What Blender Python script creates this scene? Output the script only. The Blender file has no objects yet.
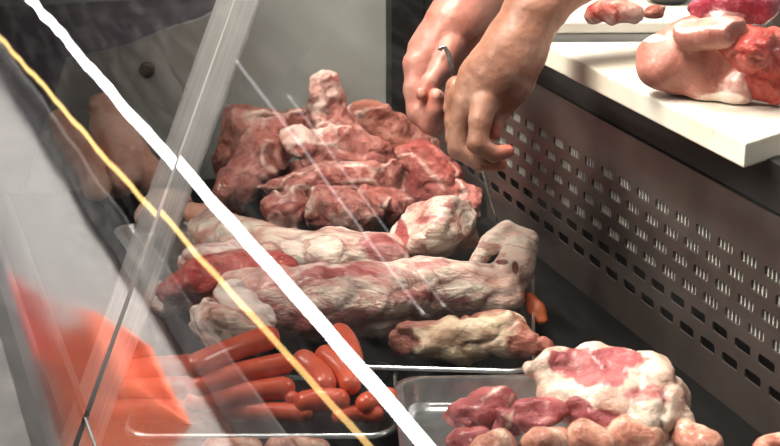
import bpy, bmesh, math, random
import numpy as np
from mathutils import Vector, Matrix

random.seed(7)
SC = bpy.context.scene
COL = SC.collection

# ------------------------------------------------------------------ camera geometry (metres, z up, y along the case)
F = 1700.0
PITCH = math.atan((223 + 311) / F)
Yc = np.array([-570.0, 534.0, F]); Yc /= np.linalg.norm(Yc)
Uc = np.array([0, math.cos(PITCH), -math.sin(PITCH)])
Xc = -np.cross(Yc, Uc)
R = np.stack([Xc, Yc, Uc])
H = 0.738
CAM = np.array([0, 0, H])


def ray(px, py):
    return R @ np.array([(px - 390) / F, (223 - py) / F, 1.0])


def pt(px, py, v):
    """point of the place seen at a pixel: v > 1 is its y, otherwise its height z"""
    d = ray(px, py)
    t = (v / d[1]) if v > 1 else (v - H) / d[2]
    return CAM + t * d, t


def pd(px, py, depth):
    return CAM + depth * ray(px, py)


cam_d = bpy.data.cameras.new('camera')
cam = bpy.data.objects.new('camera', cam_d)
COL.objects.link(cam)
cam_d.sensor_width = 36.0
cam_d.lens = 36.0 * F / 780
cam_d.clip_start = 0.02
right, up, fwd = R[:, 0], R[:, 1], R[:, 2]
m = Matrix.Identity(4)
for i in range(3):
    m[i][0], m[i][1], m[i][2], m[i][3] = right[i], up[i], -fwd[i], CAM[i]
cam.matrix_world = m
cam_d.dof.use_dof = True
cam_d.dof.focus_distance = 2.02
cam_d.dof.aperture_fstop = 10
SC.camera = cam
SC.view_settings.view_transform = 'Standard'
SC.view_settings.look = 'None'
SC.view_settings.gamma = 0.88
SC.view_settings.exposure = 0.14
SC.cycles.use_denoising = True
SC.cycles.max_bounces = 8
SC.cycles.transparent_max_bounces = 12
SC.cycles.sample_clamp_indirect = 4


# ------------------------------------------------------------------ node helpers
def lin(c):
    return tuple(((x / 255) / 12.92 if x / 255 <= 0.04045 else ((x / 255 + 0.055) / 1.055) ** 2.4) for x in c) + (1.0,)


class NT:
    def __init__(self, name):
        self.m = bpy.data.materials.new(name)
        self.m.use_nodes = True
        self.t = self.m.node_tree
        self.t.nodes.clear()
        self.out = self.n('ShaderNodeOutputMaterial')

    def n(self, typ, **kw):
        nd = self.t.nodes.new(typ)
        for k, v in kw.items():
            setattr(nd, k, v)
        return nd

    def l(self, a, b):
        self.t.links.new(a, b)

    def set(self, sock, v):
        if hasattr(v, 'is_linked') or isinstance(v, bpy.types.NodeSocket):
            self.l(v, sock)
        else:
            sock.default_value = v

    def coord(self, scale=(1, 1, 1), loc=(0, 0, 0)):
        tc = self.n('ShaderNodeTexCoord')
        mp = self.n('ShaderNodeMapping')
        mp.inputs['Scale'].default_value = scale
        mp.inputs['Location'].default_value = loc
        self.l(tc.outputs['Object'], mp.inputs['Vector'])
        return mp.outputs['Vector']

    def noise(self, vec, scale, detail=4, rough=0.55, dist=0.0):
        nd = self.n('ShaderNodeTexNoise')
        nd.inputs['Scale'].default_value = scale
        nd.inputs['Detail'].default_value = detail
        nd.inputs['Roughness'].default_value = rough
        nd.inputs['Distortion'].default_value = dist
        self.l(vec, nd.inputs['Vector'])
        return nd.outputs['Fac']

    def ramp(self, fac, stops):
        nd = self.n('ShaderNodeValToRGB')
        el = nd.color_ramp.elements
        while len(el) < len(stops):
            el.new(0.5)
        for e, (p, c) in zip(el, stops):
            e.position = p
            e.color = c if len(c) == 4 else lin(c)
        self.l(fac, nd.inputs['Fac'])
        return nd.outputs['Color']

    def math(self, op, a, b=0.0, c=None, clamp=False):
        nd = self.n('ShaderNodeMath', operation=op, use_clamp=clamp)
        self.set(nd.inputs[0], a)
        self.set(nd.inputs[1], b)
        if c is not None:
            self.set(nd.inputs[2], c)
        return nd.outputs[0]

    def mix(self, fac, a, b, blend='MIX'):
        nd = self.n('ShaderNodeMix', data_type='RGBA', blend_type=blend)
        self.set(nd.inputs[0], fac)
        self.set(nd.inputs[6], a)
        self.set(nd.inputs[7], b)
        return nd.outputs[2]

    def attr(self, name):
        nd = self.n('ShaderNodeAttribute', attribute_name=name)
        return nd.outputs['Fac']

    def bump(self, h, strength=0.3, dist=0.002):
        nd = self.n('ShaderNodeBump')
        nd.inputs['Strength'].default_value = strength
        nd.inputs['Distance'].default_value = dist
        self.l(h, nd.inputs['Height'])
        return nd.outputs['Normal']

    def bsdf(self, color, rough=0.5, metal=0.0, spec=0.5, normal=None, sss=0.0, sssr=(0.01, 0.004, 0.003), coat=0.0):
        b = self.n('ShaderNodeBsdfPrincipled')
        self.set(b.inputs['Base Color'], color)
        self.set(b.inputs['Roughness'], rough)
        b.inputs['Metallic'].default_value = metal
        b.inputs['Specular IOR Level'].default_value = spec
        if sss:
            b.inputs['Subsurface Weight'].default_value = sss
            b.inputs['Subsurface Radius'].default_value = sssr
            b.inputs['Subsurface Scale'].default_value = 1.0
        if coat:
            b.inputs['Coat Weight'].default_value = coat
            b.inputs['Coat Roughness'].default_value = 0.12
        if normal is not None:
            self.l(normal, b.inputs['Normal'])
        self.l(b.outputs[0], self.out.inputs[0])
        return b


def simple_mat(name, c0, c1, rough=0.5, metal=0.0, scale=12, stretch=(1, 1, 1), bump=0.1, spec=0.5, lo=0.3, hi=0.7):
    k = NT(name)
    v = k.coord(stretch)
    f = k.noise(v, scale, 5)
    col = k.ramp(f, [(lo, c0), (hi, c1)])
    b = k.bsdf(col, rough, metal, spec, normal=k.bump(f, bump, 0.001) if bump else None)
    return k.m


def meat_mat(name, muscle, fat, amp=0.9, scale=14, lo=0.42, hi=0.62, rough=0.4, veins=None, bstr=0.5, grain=(1, 1, 1), rot=0.0):
    """muscle: three colours dark-mid-pale, fat: two colours"""
    k = NT(name)
    v0 = k.coord()
    rm = k.n('ShaderNodeMapping'); rm.inputs['Rotation'].default_value = (0, 0, -rot)
    k.l(v0, rm.inputs['Vector'])
    sm = k.n('ShaderNodeMapping'); sm.inputs['Scale'].default_value = grain
    k.l(rm.outputs[0], sm.inputs['Vector'])
    v = v0
    vs = sm.outputs[0]
    n1 = k.noise(vs, scale, 7, 0.65, 0.6)
    n2 = k.noise(vs, scale * 2.0, 6, 0.65, 0.9)
    n3 = k.noise(vs, scale * 6, 5, 0.7, 0.4)
    mus = k.ramp(n2, [(0.3, muscle[0]), (0.48, muscle[1]), (0.68, muscle[2])])
    ft = k.ramp(k.noise(vs, scale * 1.6, 6, 0.65, 0.4), [(0.36, fat[1]), (0.54, fat[0])])
    if veins:
        vr = k.ramp(k.noise(vs, scale * 0.8, 5, 0.6, 0.8), [(0.475, (0, 0, 0, 1)), (0.5, (1, 1, 1, 1)), (0.525, (0, 0, 0, 1))])
        ft = k.mix(k.math('MULTIPLY', vr, veins[1]), ft, lin(veins[0]))
    a = k.attr('fat')
    s = k.math('ADD', a, k.math('MULTIPLY', k.math('SUBTRACT', n1, 0.5), amp * 1.8))
    s = k.math('ADD', s, k.math('MULTIPLY', k.math('SUBTRACT', n3, 0.5), 0.6))
    mask = k.ramp(s, [(lo - 0.06, (0, 0, 0, 1)), (hi + 0.10, (1, 1, 1, 1))])
    col = k.mix(mask, mus, ft)
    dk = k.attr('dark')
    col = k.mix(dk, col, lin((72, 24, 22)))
    rg = k.math('MULTIPLY_ADD', n3, 0.5, rough - 0.2)
    h = k.math('ADD', k.math('MULTIPLY', n2, 0.7), k.math('MULTIPLY', n3, 0.7))
    k.bsdf(col, rg, 0, 0.45, normal=k.bump(h, bstr, 0.014), sss=0.1, sssr=(0.006, 0.002, 0.0015), coat=0.28)
    return k.m


# ------------------------------------------------------------------ object helpers
def link(o, parent=None):
    COL.objects.link(o)
    if parent is not None:
        o.parent = parent
        o.matrix_parent_inverse = parent.matrix_world.inverted() if False else Matrix.Translation(-Vector(parent.location))
    return o


def tag(o, label=None, cat=None, group=None, kind=None):
    if label: o['label'] = label
    if cat: o['category'] = cat
    if group: o['group'] = group
    if kind: o['kind'] = kind
    return o


def empty(name, loc, label=None, cat=None, group=None, kind=None):
    o = bpy.data.objects.new(name, None)
    o.location = loc
    COL.objects.link(o)
    return tag(o, label, cat, group, kind)


def mesh_obj(name, verts, faces, mat, parent=None, smooth=True, attrs=None):
    me = bpy.data.meshes.new(name)
    me.from_pydata(verts if isinstance(verts, list) else verts.tolist(), [], faces if isinstance(faces, list) else faces.tolist())
    if smooth:
        me.shade_smooth()
    for an, av in (attrs or {}).items():
        a = me.attributes.new(an, 'FLOAT', 'POINT')
        a.data.foreach_set('value', np.asarray(av, dtype=np.float32))
    me.materials.append(mat)
    o = bpy.data.objects.new(name, me)
    return link(o, parent)


def bm_obj(name, bm, mat, parent=None, smooth=False):
    me = bpy.data.meshes.new(name)
    bmesh.ops.recalc_face_normals(bm, faces=bm.faces)
    bm.to_mesh(me)
    bm.free()
    if smooth:
        me.shade_smooth()
    me.materials.append(mat)
    return link(bpy.data.objects.new(name, me), parent)


def add_box(bm, lo, hi, bevel=0.0):
    r = bmesh.ops.create_cube(bm, size=1.0)
    lo, hi = Vector(lo), Vector(hi)
    c, s = (lo + hi) / 2, hi - lo
    for v in r['verts']:
        v.co = Vector((v.co.x * s.x, v.co.y * s.y, v.co.z * s.z)) + c
    if bevel:
        es = {e for v in r['verts'] for e in v.link_edges}
        bmesh.ops.bevel(bm, geom=list(es), offset=bevel, segments=2, affect='EDGES', profile=0.6)


def box(name, lo, hi, mat, parent=None, bevel=0.0):
    bm = bmesh.new()
    add_box(bm, lo, hi, bevel)
    return bm_obj(name, bm, mat, parent)


def prism(name, poly, z0, z1, mat, parent=None, bevel=0.0):
    """poly: list of (x, y)"""
    bm = bmesh.new()
    bot = [bm.verts.new((x, y, z0)) for x, y in poly]
    top = [bm.verts.new((x, y, z1)) for x, y in poly]
    n = len(poly)
    bm.faces.new(bot[::-1]); bm.faces.new(top)
    for i in range(n):
        bm.faces.new((bot[i], bot[(i + 1) % n], top[(i + 1) % n], top[i]))
    bmesh.ops.recalc_face_normals(bm, faces=bm.faces)
    if bevel:
        bmesh.ops.bevel(bm, geom=list(bm.edges), offset=bevel, segments=3, affect='EDGES', profile=0.6)
    return bm_obj(name, bm, mat, parent, smooth=False)


def tube_mesh(pts, radii, seg=14, cap=True):
    """swept round bar; returns verts, faces"""
    pts = [Vector(p) for p in pts]
    V, Fc = [], []
    prev = None
    for i, p in enumerate(pts):
        t = (pts[min(i + 1, len(pts) - 1)] - pts[max(i - 1, 0)]).normalized()
        if prev is None:
            a = t.orthogonal().normalized()
        else:
            a = (prev - t * prev.dot(t)).normalized()
        prev = a
        b = t.cross(a)
        for s in range(seg):
            an = 2 * math.pi * s / seg
            V.append(tuple(p + (a * math.cos(an) + b * math.sin(an)) * radii[i]))
    for i in range(len(pts) - 1):
        for s in range(seg):
            a0, a1 = i * seg + s, i * seg + (s + 1) % seg
            Fc.append((a0, a1, a1 + seg, a0 + seg))
    if cap:
        Fc.append(tuple(range(seg))[::-1])
        Fc.append(tuple(range((len(pts) - 1) * seg, len(pts) * seg)))
    return V, Fc


# ------------------------------------------------------------------ distance-field sculpting
def hash3(ix, iy, iz, seed):
    h = (ix.astype(np.int64) * 374761393 + iy.astype(np.int64) * 668265263 + iz.astype(np.int64) * 2147483647 + seed * 974711)
    h = (h ^ (h >> 13)) * 1274126177
    h = (h ^ (h >> 16)) & 0xFFFF
    return h.astype(np.float32) / 65535.0


def vnoise(P, seed=0):
    i = np.floor(P).astype(np.int64)
    f = (P - i).astype(np.float32)
    f = f * f * (3 - 2 * f)
    r = 0
    for dx in (0, 1):
        wx = f[:, 0] if dx else 1 - f[:, 0]
        for dy in (0, 1):
            wy = f[:, 1] if dy else 1 - f[:, 1]
            for dz in (0, 1):
                wz = f[:, 2] if dz else 1 - f[:, 2]
                r = r + wx * wy * wz * hash3(i[:, 0] + dx, i[:, 1] + dy, i[:, 2] + dz, seed)
    return r


def fbm(P, freq, octv=3, seed=0):
    r, a, t = 0, 1.0, 0.0
    for o in range(octv):
        r = r + a * (vnoise(P * freq + 31.7 * o, seed + o) - 0.5)
        t += a
        a *= 0.5
        freq *= 2.1
    return r / t * 2


def caps(P, a, b, ra, rb, flat=None):
    if flat is not None:   # squash along an axis: (axis, factor)
        ax, fc = flat
        ax = ax / np.linalg.norm(ax)
        mid = (a + b) / 2
        P = P + ((P - mid) @ ax)[:, None] * (1 / fc - 1) * ax
        a = a + ((a - mid) @ ax) * (1 / fc - 1) * ax
        b = b + ((b - mid) @ ax) * (1 / fc - 1) * ax
    ab = b - a
    L = max(float(ab @ ab), 1e-10)
    t = np.clip(((P - a) @ ab) / L, 0, 1)
    d = np.linalg.norm(P - a - t[:, None] * ab, axis=1) - (ra + (rb - ra) * t)
    if flat is not None:
        d = d * min(1.0, fc * 1.15)
    return d, t


def smin(a, b, k):
    h = np.clip(0.5 + 0.5 * (b - a) / k, 0, 1)
    return b + (a - b) * h - k * h * (1 - h)


def field(P, chains, k):
    """chains: list of dict(p=[(pos, r, fat, dark)], flat=)"""
    d = None
    W = np.zeros(len(P), np.float32); A = np.zeros(len(P), np.float32); D = np.zeros(len(P), np.float32)
    for ch in chains:
        ps = ch['p']
        segs = [(ps[i], ps[i + 1]) for i in range(len(ps) - 1)] if len(ps) > 1 else [(ps[0], ps[0])]
        for (a, b) in segs:
            dd, t = caps(P, a[0], b[0], a[1], b[1], ch.get('flat'))
            w = np.exp(-np.clip(dd, -0.02, 0.2) / 0.006)
            W += w
            A += w * (a[2] + (b[2] - a[2]) * t)
            D += w * (a[3] + (b[3] - a[3]) * t)
            kk = ch.get('k', k)
            d = dd if d is None else smin(d, dd, kk)
    return d, A / (W + 1e-9), D / (W + 1e-9)


def surface_nets(vals, org, vox):
    nx, ny, nz = vals.shape
    s = vals < 0
    cnt = np.zeros((nx - 1, ny - 1, nz - 1), np.int8)
    offs = [(i, j, k) for i in (0, 1) for j in (0, 1) for k in (0, 1)]
    for (i, j, k) in offs:
        cnt += s[i:nx - 1 + i, j:ny - 1 + j, k:nz - 1 + k]
    act = (cnt > 0) & (cnt < 8)
    idx = np.argwhere(act)
    acc = np.zeros((len(idx), 3), np.float64)
    num = np.zeros(len(idx))
    for (i, j, k) in offs:
        for ax in range(3):
            o = [i, j, k]
            if o[ax] == 1:
                continue
            o2 = list(o); o2[ax] = 1
            va = vals[idx[:, 0] + o[0], idx[:, 1] + o[1], idx[:, 2] + o[2]]
            vb = vals[idx[:, 0] + o2[0], idx[:, 1] + o2[1], idx[:, 2] + o2[2]]
            cr = (va < 0) != (vb < 0)
            t = np.where(cr, va / np.where(cr, va - vb, 1), 0)
            p = np.tile(np.array(o, np.float64), (len(idx), 1))
            p[:, ax] = t
            acc[cr] += p[cr]
            num[cr] += 1
    V = (idx + acc / num[:, None]) * vox + org
    vid = -np.ones(act.shape, np.int64)
    vid[act] = np.arange(len(idx))
    Fs = []
    for ax in range(3):
        sl0 = [slice(None)] * 3; sl1 = [slice(None)] * 3
        sl0[ax] = slice(0, -1); sl1[ax] = slice(1, None)
        ch = s[tuple(sl0)] != s[tuple(sl1)]
        b, c = [q for q in range(3) if q != ax]
        e = np.argwhere(ch)
        ok = (e[:, b] > 0) & (e[:, c] > 0) & (e[:, b] < vals.shape[b] - 1) & (e[:, c] < vals.shape[c] - 1)
        e = e[ok]
        q = []
        for (ob, oc) in ((-1, -1), (0, -1), (0, 0), (-1, 0)):
            ee = e.copy(); ee[:, b] += ob; ee[:, c] += oc
            q.append(vid[ee[:, 0], ee[:, 1], ee[:, 2]])
        q = np.stack(q, 1)
        inside = s[e[:, 0], e[:, 1], e[:, 2]]
        flip = inside if ax != 1 else ~inside
        q[~flip] = q[~flip][:, ::-1]
        Fs.append(q)
    return V, np.concatenate(Fs)


def facets(chains, n, depth, rng):
    """planes that slice flat butchered faces off a lump"""
    pts = [p for ch in chains for p in ch['p']]
    out = []
    for i in range(n):
        v = np.array([rng.gauss(0, 1), rng.gauss(0, 1) - 0.5, rng.gauss(0, 1) + 0.35]); v /= np.linalg.norm(v)
        sup = max(float(p[0] @ v) + p[1] for p in pts)
        rm = sorted(p[1] for p in pts)[len(pts) // 2]
        out.append((v, sup - rm * rng.uniform(*depth), rng.uniform(-0.35, 0.2)))
    return out


def project(V):
    q = (V - CAM) @ R
    return 390 + F * q[:, 0] / q[:, 2], 223 - F * q[:, 1] / q[:, 2]


def warp(P, am, fr, seed):
    if not am:
        return P
    return P + am * np.stack([fbm(P, fr, 2, seed + 100 + 11 * i) for i in range(3)], 1)


def sculpt(chains, vox=0.003, k=0.012, noise=((28, 0.006), (75, 0.0025)), seed=1, floor=None, spots=(), cuts=(), ridge=(0, 0), wrp=(0, 0), cut=(0, (0.2, 0.5)), planes=(), edge=0.55):
    rng = random.Random(seed)
    lo = np.full(3, 1e9); hi = -lo
    for ch in chains:
        for p in ch['p']:
            lo = np.minimum(lo, p[0] - p[1]); hi = np.maximum(hi, p[0] + p[1])
    pad = 0.014 + sum(n[1] for n in noise) + wrp[0]
    lo -= pad; hi += pad
    if floor is not None:
        lo[2] = max(lo[2], floor - 3 * vox)
    n = np.ceil((hi - lo) / vox).astype(int) + 1
    g = np.stack(np.meshgrid(*[lo[i] + np.arange(n[i]) * vox for i in range(3)], indexing='ij'), -1).reshape(-1, 3)
    pl = facets(chains, cut[0], cut[1], rng) + list(planes)
    gw = warp(g, wrp[0], wrp[1], seed)
    d, A, D = field(gw, chains, k)
    for (nv, off, _) in pl:
        d = -smin(-d, -(gw @ nv - off), 0.003)
    near = np.abs(d) < 0.03
    gn = g[near]
    dn = d[near]
    sd = seed
    for (fr, am) in noise:
        if am:
            dn = dn + am * fbm(gn, fr, 3, sd)
            sd += 5
    if ridge[1]:
        r = np.abs(fbm(gn * np.array([1, 1, 1.6]), ridge[0], 2, sd + 50))
        dn = dn + ridge[1] * np.exp(-r * 9)
    d[near] = dn
    for (c, r) in cuts:
        d = np.maximum(d, r - np.linalg.norm(g - c, axis=1))
    if floor is not None:
        d = -smin(-d, -(floor - g[:, 2]), 0.004)
    V, Fc = surface_nets(d.reshape(tuple(n)), lo, vox)
    Vw = warp(V, wrp[0], wrp[1], seed)
    d0, A, D = field(Vw, chains, k)
    if pl:
        G = np.stack([Vw @ nv - off for (nv, off, _) in pl] + [d0], 1)
        for q, (_, _, tint) in enumerate(pl):
            A = A + tint * np.clip(1 - np.abs(G[:, q]) / 0.006, 0, 1)
        S = np.sort(G, 1)[:, ::-1]
        e = np.clip(1.1 - (S[:, 0] - S[:, 1]) / 0.0045, 0, 1)
        A = A + edge * e * np.clip(0.55 + 1.4 * fbm(V, 22, 2, seed + 77), 0, 1)
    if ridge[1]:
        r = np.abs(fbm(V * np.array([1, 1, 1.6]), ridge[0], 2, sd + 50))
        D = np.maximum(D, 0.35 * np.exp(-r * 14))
    A = np.clip(A, 0, 1)
    if spots:
        X, Y = project(V)
        wob = fbm(V, 45, 3, seed + 9)
    for sp in spots:        # (px, py, rx, ry, fat[, dark])
        q = np.sqrt(((X - sp[0]) / sp[2]) ** 2 + ((Y - sp[1]) / sp[3]) ** 2) + 0.75 * wob
        w = np.clip((1.08 - q) / 0.5, 0, 1)
        A = A * (1 - w) + sp[4] * w
        if len(sp) > 5:
            D = D * (1 - w) + sp[5] * w
    return V, Fc, dict(fat=A, dark=D)


def chain(rows, k=None, flat=None):
    """rows: (px, py, v, r_px, fat[, dark])"""
    out = []
    for rw in rows:
        p, t = pt(rw[0], rw[1], rw[2])
        out.append((p, rw[3] * t / F, rw[4], rw[5] if len(rw) > 5 else 0.0))
    c = dict(p=out)
    if k: c['k'] = k
    if flat: c['flat'] = (np.array(flat[0], float), flat[1])
    return c


def meat(name, label, cat, mat, chains, group=None, spots=(), **kw):
    V, Fc, at = sculpt(chains, spots=spots, **kw)
    c = V.mean(0)
    base = np.array([c[0], c[1], V[:, 2].min()])
    o = mesh_obj(name, V - base, Fc, mat, attrs=at)
    o.location = base
    return tag(o, label, cat, group)


# ------------------------------------------------------------------ materials
M_PILE = meat_mat('raw_red_meat', [(114, 52, 46), (180, 108, 97), (210, 156, 143)], [(238, 214, 200), (216, 160, 146)], amp=0.7, scale=14, bstr=0.7)
M_DRY = meat_mat('dry_brown_meat', [(112, 54, 42), (160, 94, 78), (196, 138, 120)], [(226, 204, 190), (200, 148, 130)], amp=0.7, scale=14, bstr=0.7)
LR = math.atan2(-0.42, 0.9)
M_LEG = meat_mat('fat_covered_leg', [(150, 60, 60), (190, 112, 108), (216, 164, 158)], [(252, 236, 220), (230, 178, 162)], amp=1.15, scale=13, lo=0.29, hi=0.52, veins=((170, 70, 62), 0.6), bstr=0.7, grain=(0.35, 1.1, 1.1), rot=LR)
M_FLANK = meat_mat('torn_flank', [(150, 36, 32), (190, 92, 82), (212, 150, 140)], [(240, 222, 212), (220, 170, 160)], amp=0.9, scale=13, lo=0.4, hi=0.6, veins=((170, 46, 40), 0.5), grain=(0.6, 1.2, 1), rot=LR)
M_FATTY = meat_mat('yellow_fat', [(124, 54, 44), (168, 102, 86), (200, 150, 132)], [(240, 222, 192), (208, 174, 144)], amp=0.7, scale=16, lo=0.38, hi=0.62, grain=(0.5, 1.2, 1.2), rot=LR)
M_TRAY = meat_mat('tray_red_meat', [(138, 58, 60), (178, 96, 97), (204, 142, 138)], [(236, 216, 198), (214, 170, 152)], amp=0.55, scale=13, lo=0.42, hi=0.58)
M_LOIN = meat_mat('loin', [(158, 100, 88), (178, 120, 106), (196, 144, 130)], [(246, 230, 218), (234, 190, 174)], amp=0.3, scale=11, lo=0.45, hi=0.6, bstr=0.25)
M_RAW = meat_mat('fresh_red', [(140, 36, 32), (176, 66, 56), (200, 118, 104)], [(226, 180, 166), (206, 132, 116)], amp=0.8, scale=22, lo=0.45, hi=0.62)
M_TROT = meat_mat('pale_trotter_skin', [(200, 138, 118), (222, 172, 150), (236, 196, 176)], [(240, 212, 196), (226, 184, 164)], amp=0.4, scale=10, bstr=0.2)
M_CHICK = meat_mat('pinkish_poultry', [(142, 76, 62), (190, 126, 106), (222, 172, 150)], [(238, 212, 190), (220, 176, 150)], amp=1.3, scale=22, bstr=0.4)


def sausage_mat():
    k = NT('frankfurter_skin')
    v = k.coord()
    f = k.noise(v, 26, 4)
    col = k.ramp(f, [(0.3, (202, 84, 58)), (0.7, (226, 116, 86))])
    k.bsdf(col, 0.3, 0, 0.5, normal=k.bump(k.noise(v, 160, 2), 0.08, 0.001), sss=0.15, sssr=(0.008, 0.003, 0.002), coat=0.15)
    return k.m


M_SAUS = sausage_mat()


def steel(name, c0, c1, rough=0.3, stretch=(1, 1, 1), scale=30, bump=0.05, metal=0.9):
    return simple_mat(name, c0, c1, rough, metal, scale, stretch, bump)


M_STEEL = steel('brushed_steel', (190, 190, 190), (220, 220, 218), 0.28, (2, 2, 2))
M_BLACKTRAY = simple_mat('black_tray', (16, 15, 15), (30, 28, 28), 0.3, 0.0, 20, bump=0.03)
M_DARKSTEEL = steel('dull_dark_steel', (80, 71, 67), (112, 101, 95), 0.42, (1, 1, 1), 7, metal=0.6, bump=0.02)
M_DECK = simple_mat('black_deck', (8, 8, 8), (18, 17, 16), 0.6, 0, 14, spec=0.2)
M_RUBBER = simple_mat('black_rubber', (16, 16, 15), (34, 32, 30), 0.6, 0, 26, (1, 0.2, 1))
M_FIN = simple_mat('bright_fins', (190, 188, 180), (226, 224, 216), 0.4, 0.2, 30, bump=0)
M_HOLE = simple_mat('dark_cavity', (12, 11, 10), (28, 24, 22), 0.7, 0, 10, bump=0)
M_WALLEND = simple_mat('grey_end_panel', (158, 160, 154), (174, 176, 170), 0.4, 0.15, 5, bump=0.02)
M_WHITE = simple_mat('white_metal', (200, 200, 198), (226, 226, 224), 0.35, 0.2, 8, bump=0.02)


def board_mat():
    k = NT('white_plastic_board')
    v = k.coord()
    f = k.noise(v, 7, 5, 0.6)
    f2 = k.noise(k.coord((3, 60, 3)), 10, 4)
    f3 = k.noise(v, 19, 3, 0.5, 0.5)
    c = k.ramp(f, [(0.35, (228, 223, 212)), (0.7, (216, 204, 182))])
    st = k.ramp(f3, [(0.66, (0, 0, 0, 1)), (0.74, (1, 1, 1, 1))])
    c = k.mix(k.math('MULTIPLY', st, 0.3), c, lin((206, 150, 110)))
    k.bsdf(c, 0.5, 0, 0.4, normal=k.bump(f2, 0.1, 0.0006))
    return k.m


M_BOARD = board_mat()


def glass_mat():
    k = NT('clear_glass')
    fr = k.n('ShaderNodeFresnel'); fr.inputs['IOR'].default_value = 1.5
    f2 = k.math('DIVIDE', k.math('MULTIPLY', fr.outputs[0], 2.0), k.math('ADD', fr.outputs[0], 1.0))
    v = k.coord((1, 1, 1))
    nm = k.bump(k.noise(v, 3.5, 1, 0.4), 0.13, 0.003)
    tr = k.n('ShaderNodeBsdfTransparent'); tr.inputs[0].default_value = (0.96, 0.97, 0.965, 1)
    gl = k.n('ShaderNodeBsdfGlossy')
    sx = k.n('ShaderNodeSeparateXYZ'); tcn = k.n('ShaderNodeTexCoord'); k.l(tcn.outputs['Object'], sx.inputs[0])
    hz = k.n('ShaderNodeMapRange'); hz.inputs[1].default_value = 0.06; hz.inputs[2].default_value = 0.16
    hz.inputs[3].default_value = 0.10; hz.inputs[4].default_value = 0.0
    k.l(sx.outputs[2], hz.inputs[0]); k.l(hz.outputs[0], gl.inputs['Roughness'])
    gl.inputs[0].default_value = (1, 1, 1, 1)
    k.l(nm, gl.inputs['Normal'])
    mx = k.n('ShaderNodeMixShader')
    k.l(f2, mx.inputs[0]); k.l(tr.outputs[0], mx.inputs[1]); k.l(gl.outputs[0], mx.inputs[2])
    # thin smears of grease and dust
    df = k.n('ShaderNodeBsdfDiffuse'); df.inputs[0].default_value = lin((215, 215, 212))
    sm = k.ramp(k.noise(k.coord((14, 1.5, 14)), 4, 6, 0.65), [(0.45, (0, 0, 0, 1)), (0.8, (0.035, 0.035, 0.035, 1))])
    m2 = k.n('ShaderNodeMixShader')
    k.l(sm, m2.inputs[0]); k.l(mx.outputs[0], m2.inputs[1]); k.l(df.outputs[0], m2.inputs[2])
    k.l(m2.outputs[0], k.out.inputs[0])
    return k.m


M_GLASS = glass_mat()


def frosted_mat(name, col, alpha, rough=0.5):
    k = NT(name)
    tr = k.n('ShaderNodeBsdfTransparent')
    b = k.n('ShaderNodeBsdfDiffuse'); b.inputs[0].default_value = lin(col)
    tl = k.n('ShaderNodeBsdfTranslucent'); tl.inputs[0].default_value = lin(col)
    m1 = k.n('ShaderNodeMixShader'); m1.inputs[0].default_value = 0.6
    k.l(b.outputs[0], m1.inputs[1]); k.l(tl.outputs[0], m1.inputs[2])
    f = k.ramp(k.noise(k.coord((6, 34, 1.2)), 4, 4), [(0.3, (alpha * 0.7,) * 3 + (1,)), (0.7, (alpha * 1.15,) * 3 + (1,))])
    mx = k.n('ShaderNodeMixShader')
    k.l(f, mx.inputs[0]); k.l(tr.outputs[0], mx.inputs[1]); k.l(m1.outputs[0], mx.inputs[2])
    k.l(mx.outputs[0], k.out.inputs[0])
    return k.m


M_STRIP = frosted_mat('cloudy_plastic_strip', (226, 226, 224), 0.44)


def emit_mat(name, col, s):
    k = NT(name)
    e = k.n('ShaderNodeEmission')
    e.inputs[0].default_value = lin(col); e.inputs[1].default_value = s
    k.l(e.outputs[0], k.out.inputs[0])
    return k.m


# ------------------------------------------------------------------ the shop around the case
PX = 0.862          # plane of the perforated panel
YE = 2.545          # end panel of the case
wl = box('wall_added_dark', (-3.0, -3, -0.9), (-2.9, 11, 2.6), simple_mat('dark_added_wall', (60, 57, 57), (84, 80, 78), 0.7, 0, 2))  # unseen wall added to darken what the glass mirrors
tag(wl, 'unseen dark wall added on the customer side to darken glass reflections', 'wall', kind='structure')
wf = box('wall_front', (-2.9, 11, -0.9), (0.05, 11.1, 2.6), simple_mat('dark_end_wall', (66, 62, 64), (92, 86, 88), 0.7, 0, 2))
tag(wf, 'dark shop wall at the end of the aisle', 'wall', kind='structure')
fl = box('floor', (-3, -3, -0.92), (5, 11, -0.9), simple_mat('shop_floor_tiles', (98, 90, 94), (120, 112, 114), 0.5, 0, 3))
tag(fl, 'dark tiled shop floor', 'floor', kind='structure')


def backdrop_mat():
    k = NT('dim_shop_wall')
    v = k.coord((1, 1, 1))
    f = k.noise(v, 2.2, 3, 0.5, 0.6)
    c = k.ramp(f, [(0.3, (66, 58, 62)), (0.48, (104, 96, 106)), (0.6, (96, 90, 128)), (0.75, (140, 122, 110))])
    k.bsdf(c, 0.8)
    return k.m


wb = box('wall_back', (0.05, 6.0, -0.9), (5, 6.1, 2.6), backdrop_mat())
tag(wb, 'dim blurred shop wall beyond the case', 'wall', kind='structure')

# display case ------------------------------------------------------
case = empty('display_case', (0.5, 1.6, -0.05), 'long refrigerated butcher display case with slanted front glass and perforated steel back', 'display case')
box('deck', (0.2045, 0.2, -0.05), (PX + 0.04, YE + 0.012, 0.0), M_DECK, case)
box('far_deck', (0.2045, YE + 0.0125, -0.05), (PX + 0.04, 4.2, 0.0), simple_mat('purplish_deck', (84, 76, 86), (128, 116, 122), 0.6, 0, 9), case)
box('far_end_panel', (0.31, 4.2, -0.05), (PX, 4.21, 0.24), M_WALLEND, case)


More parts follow.
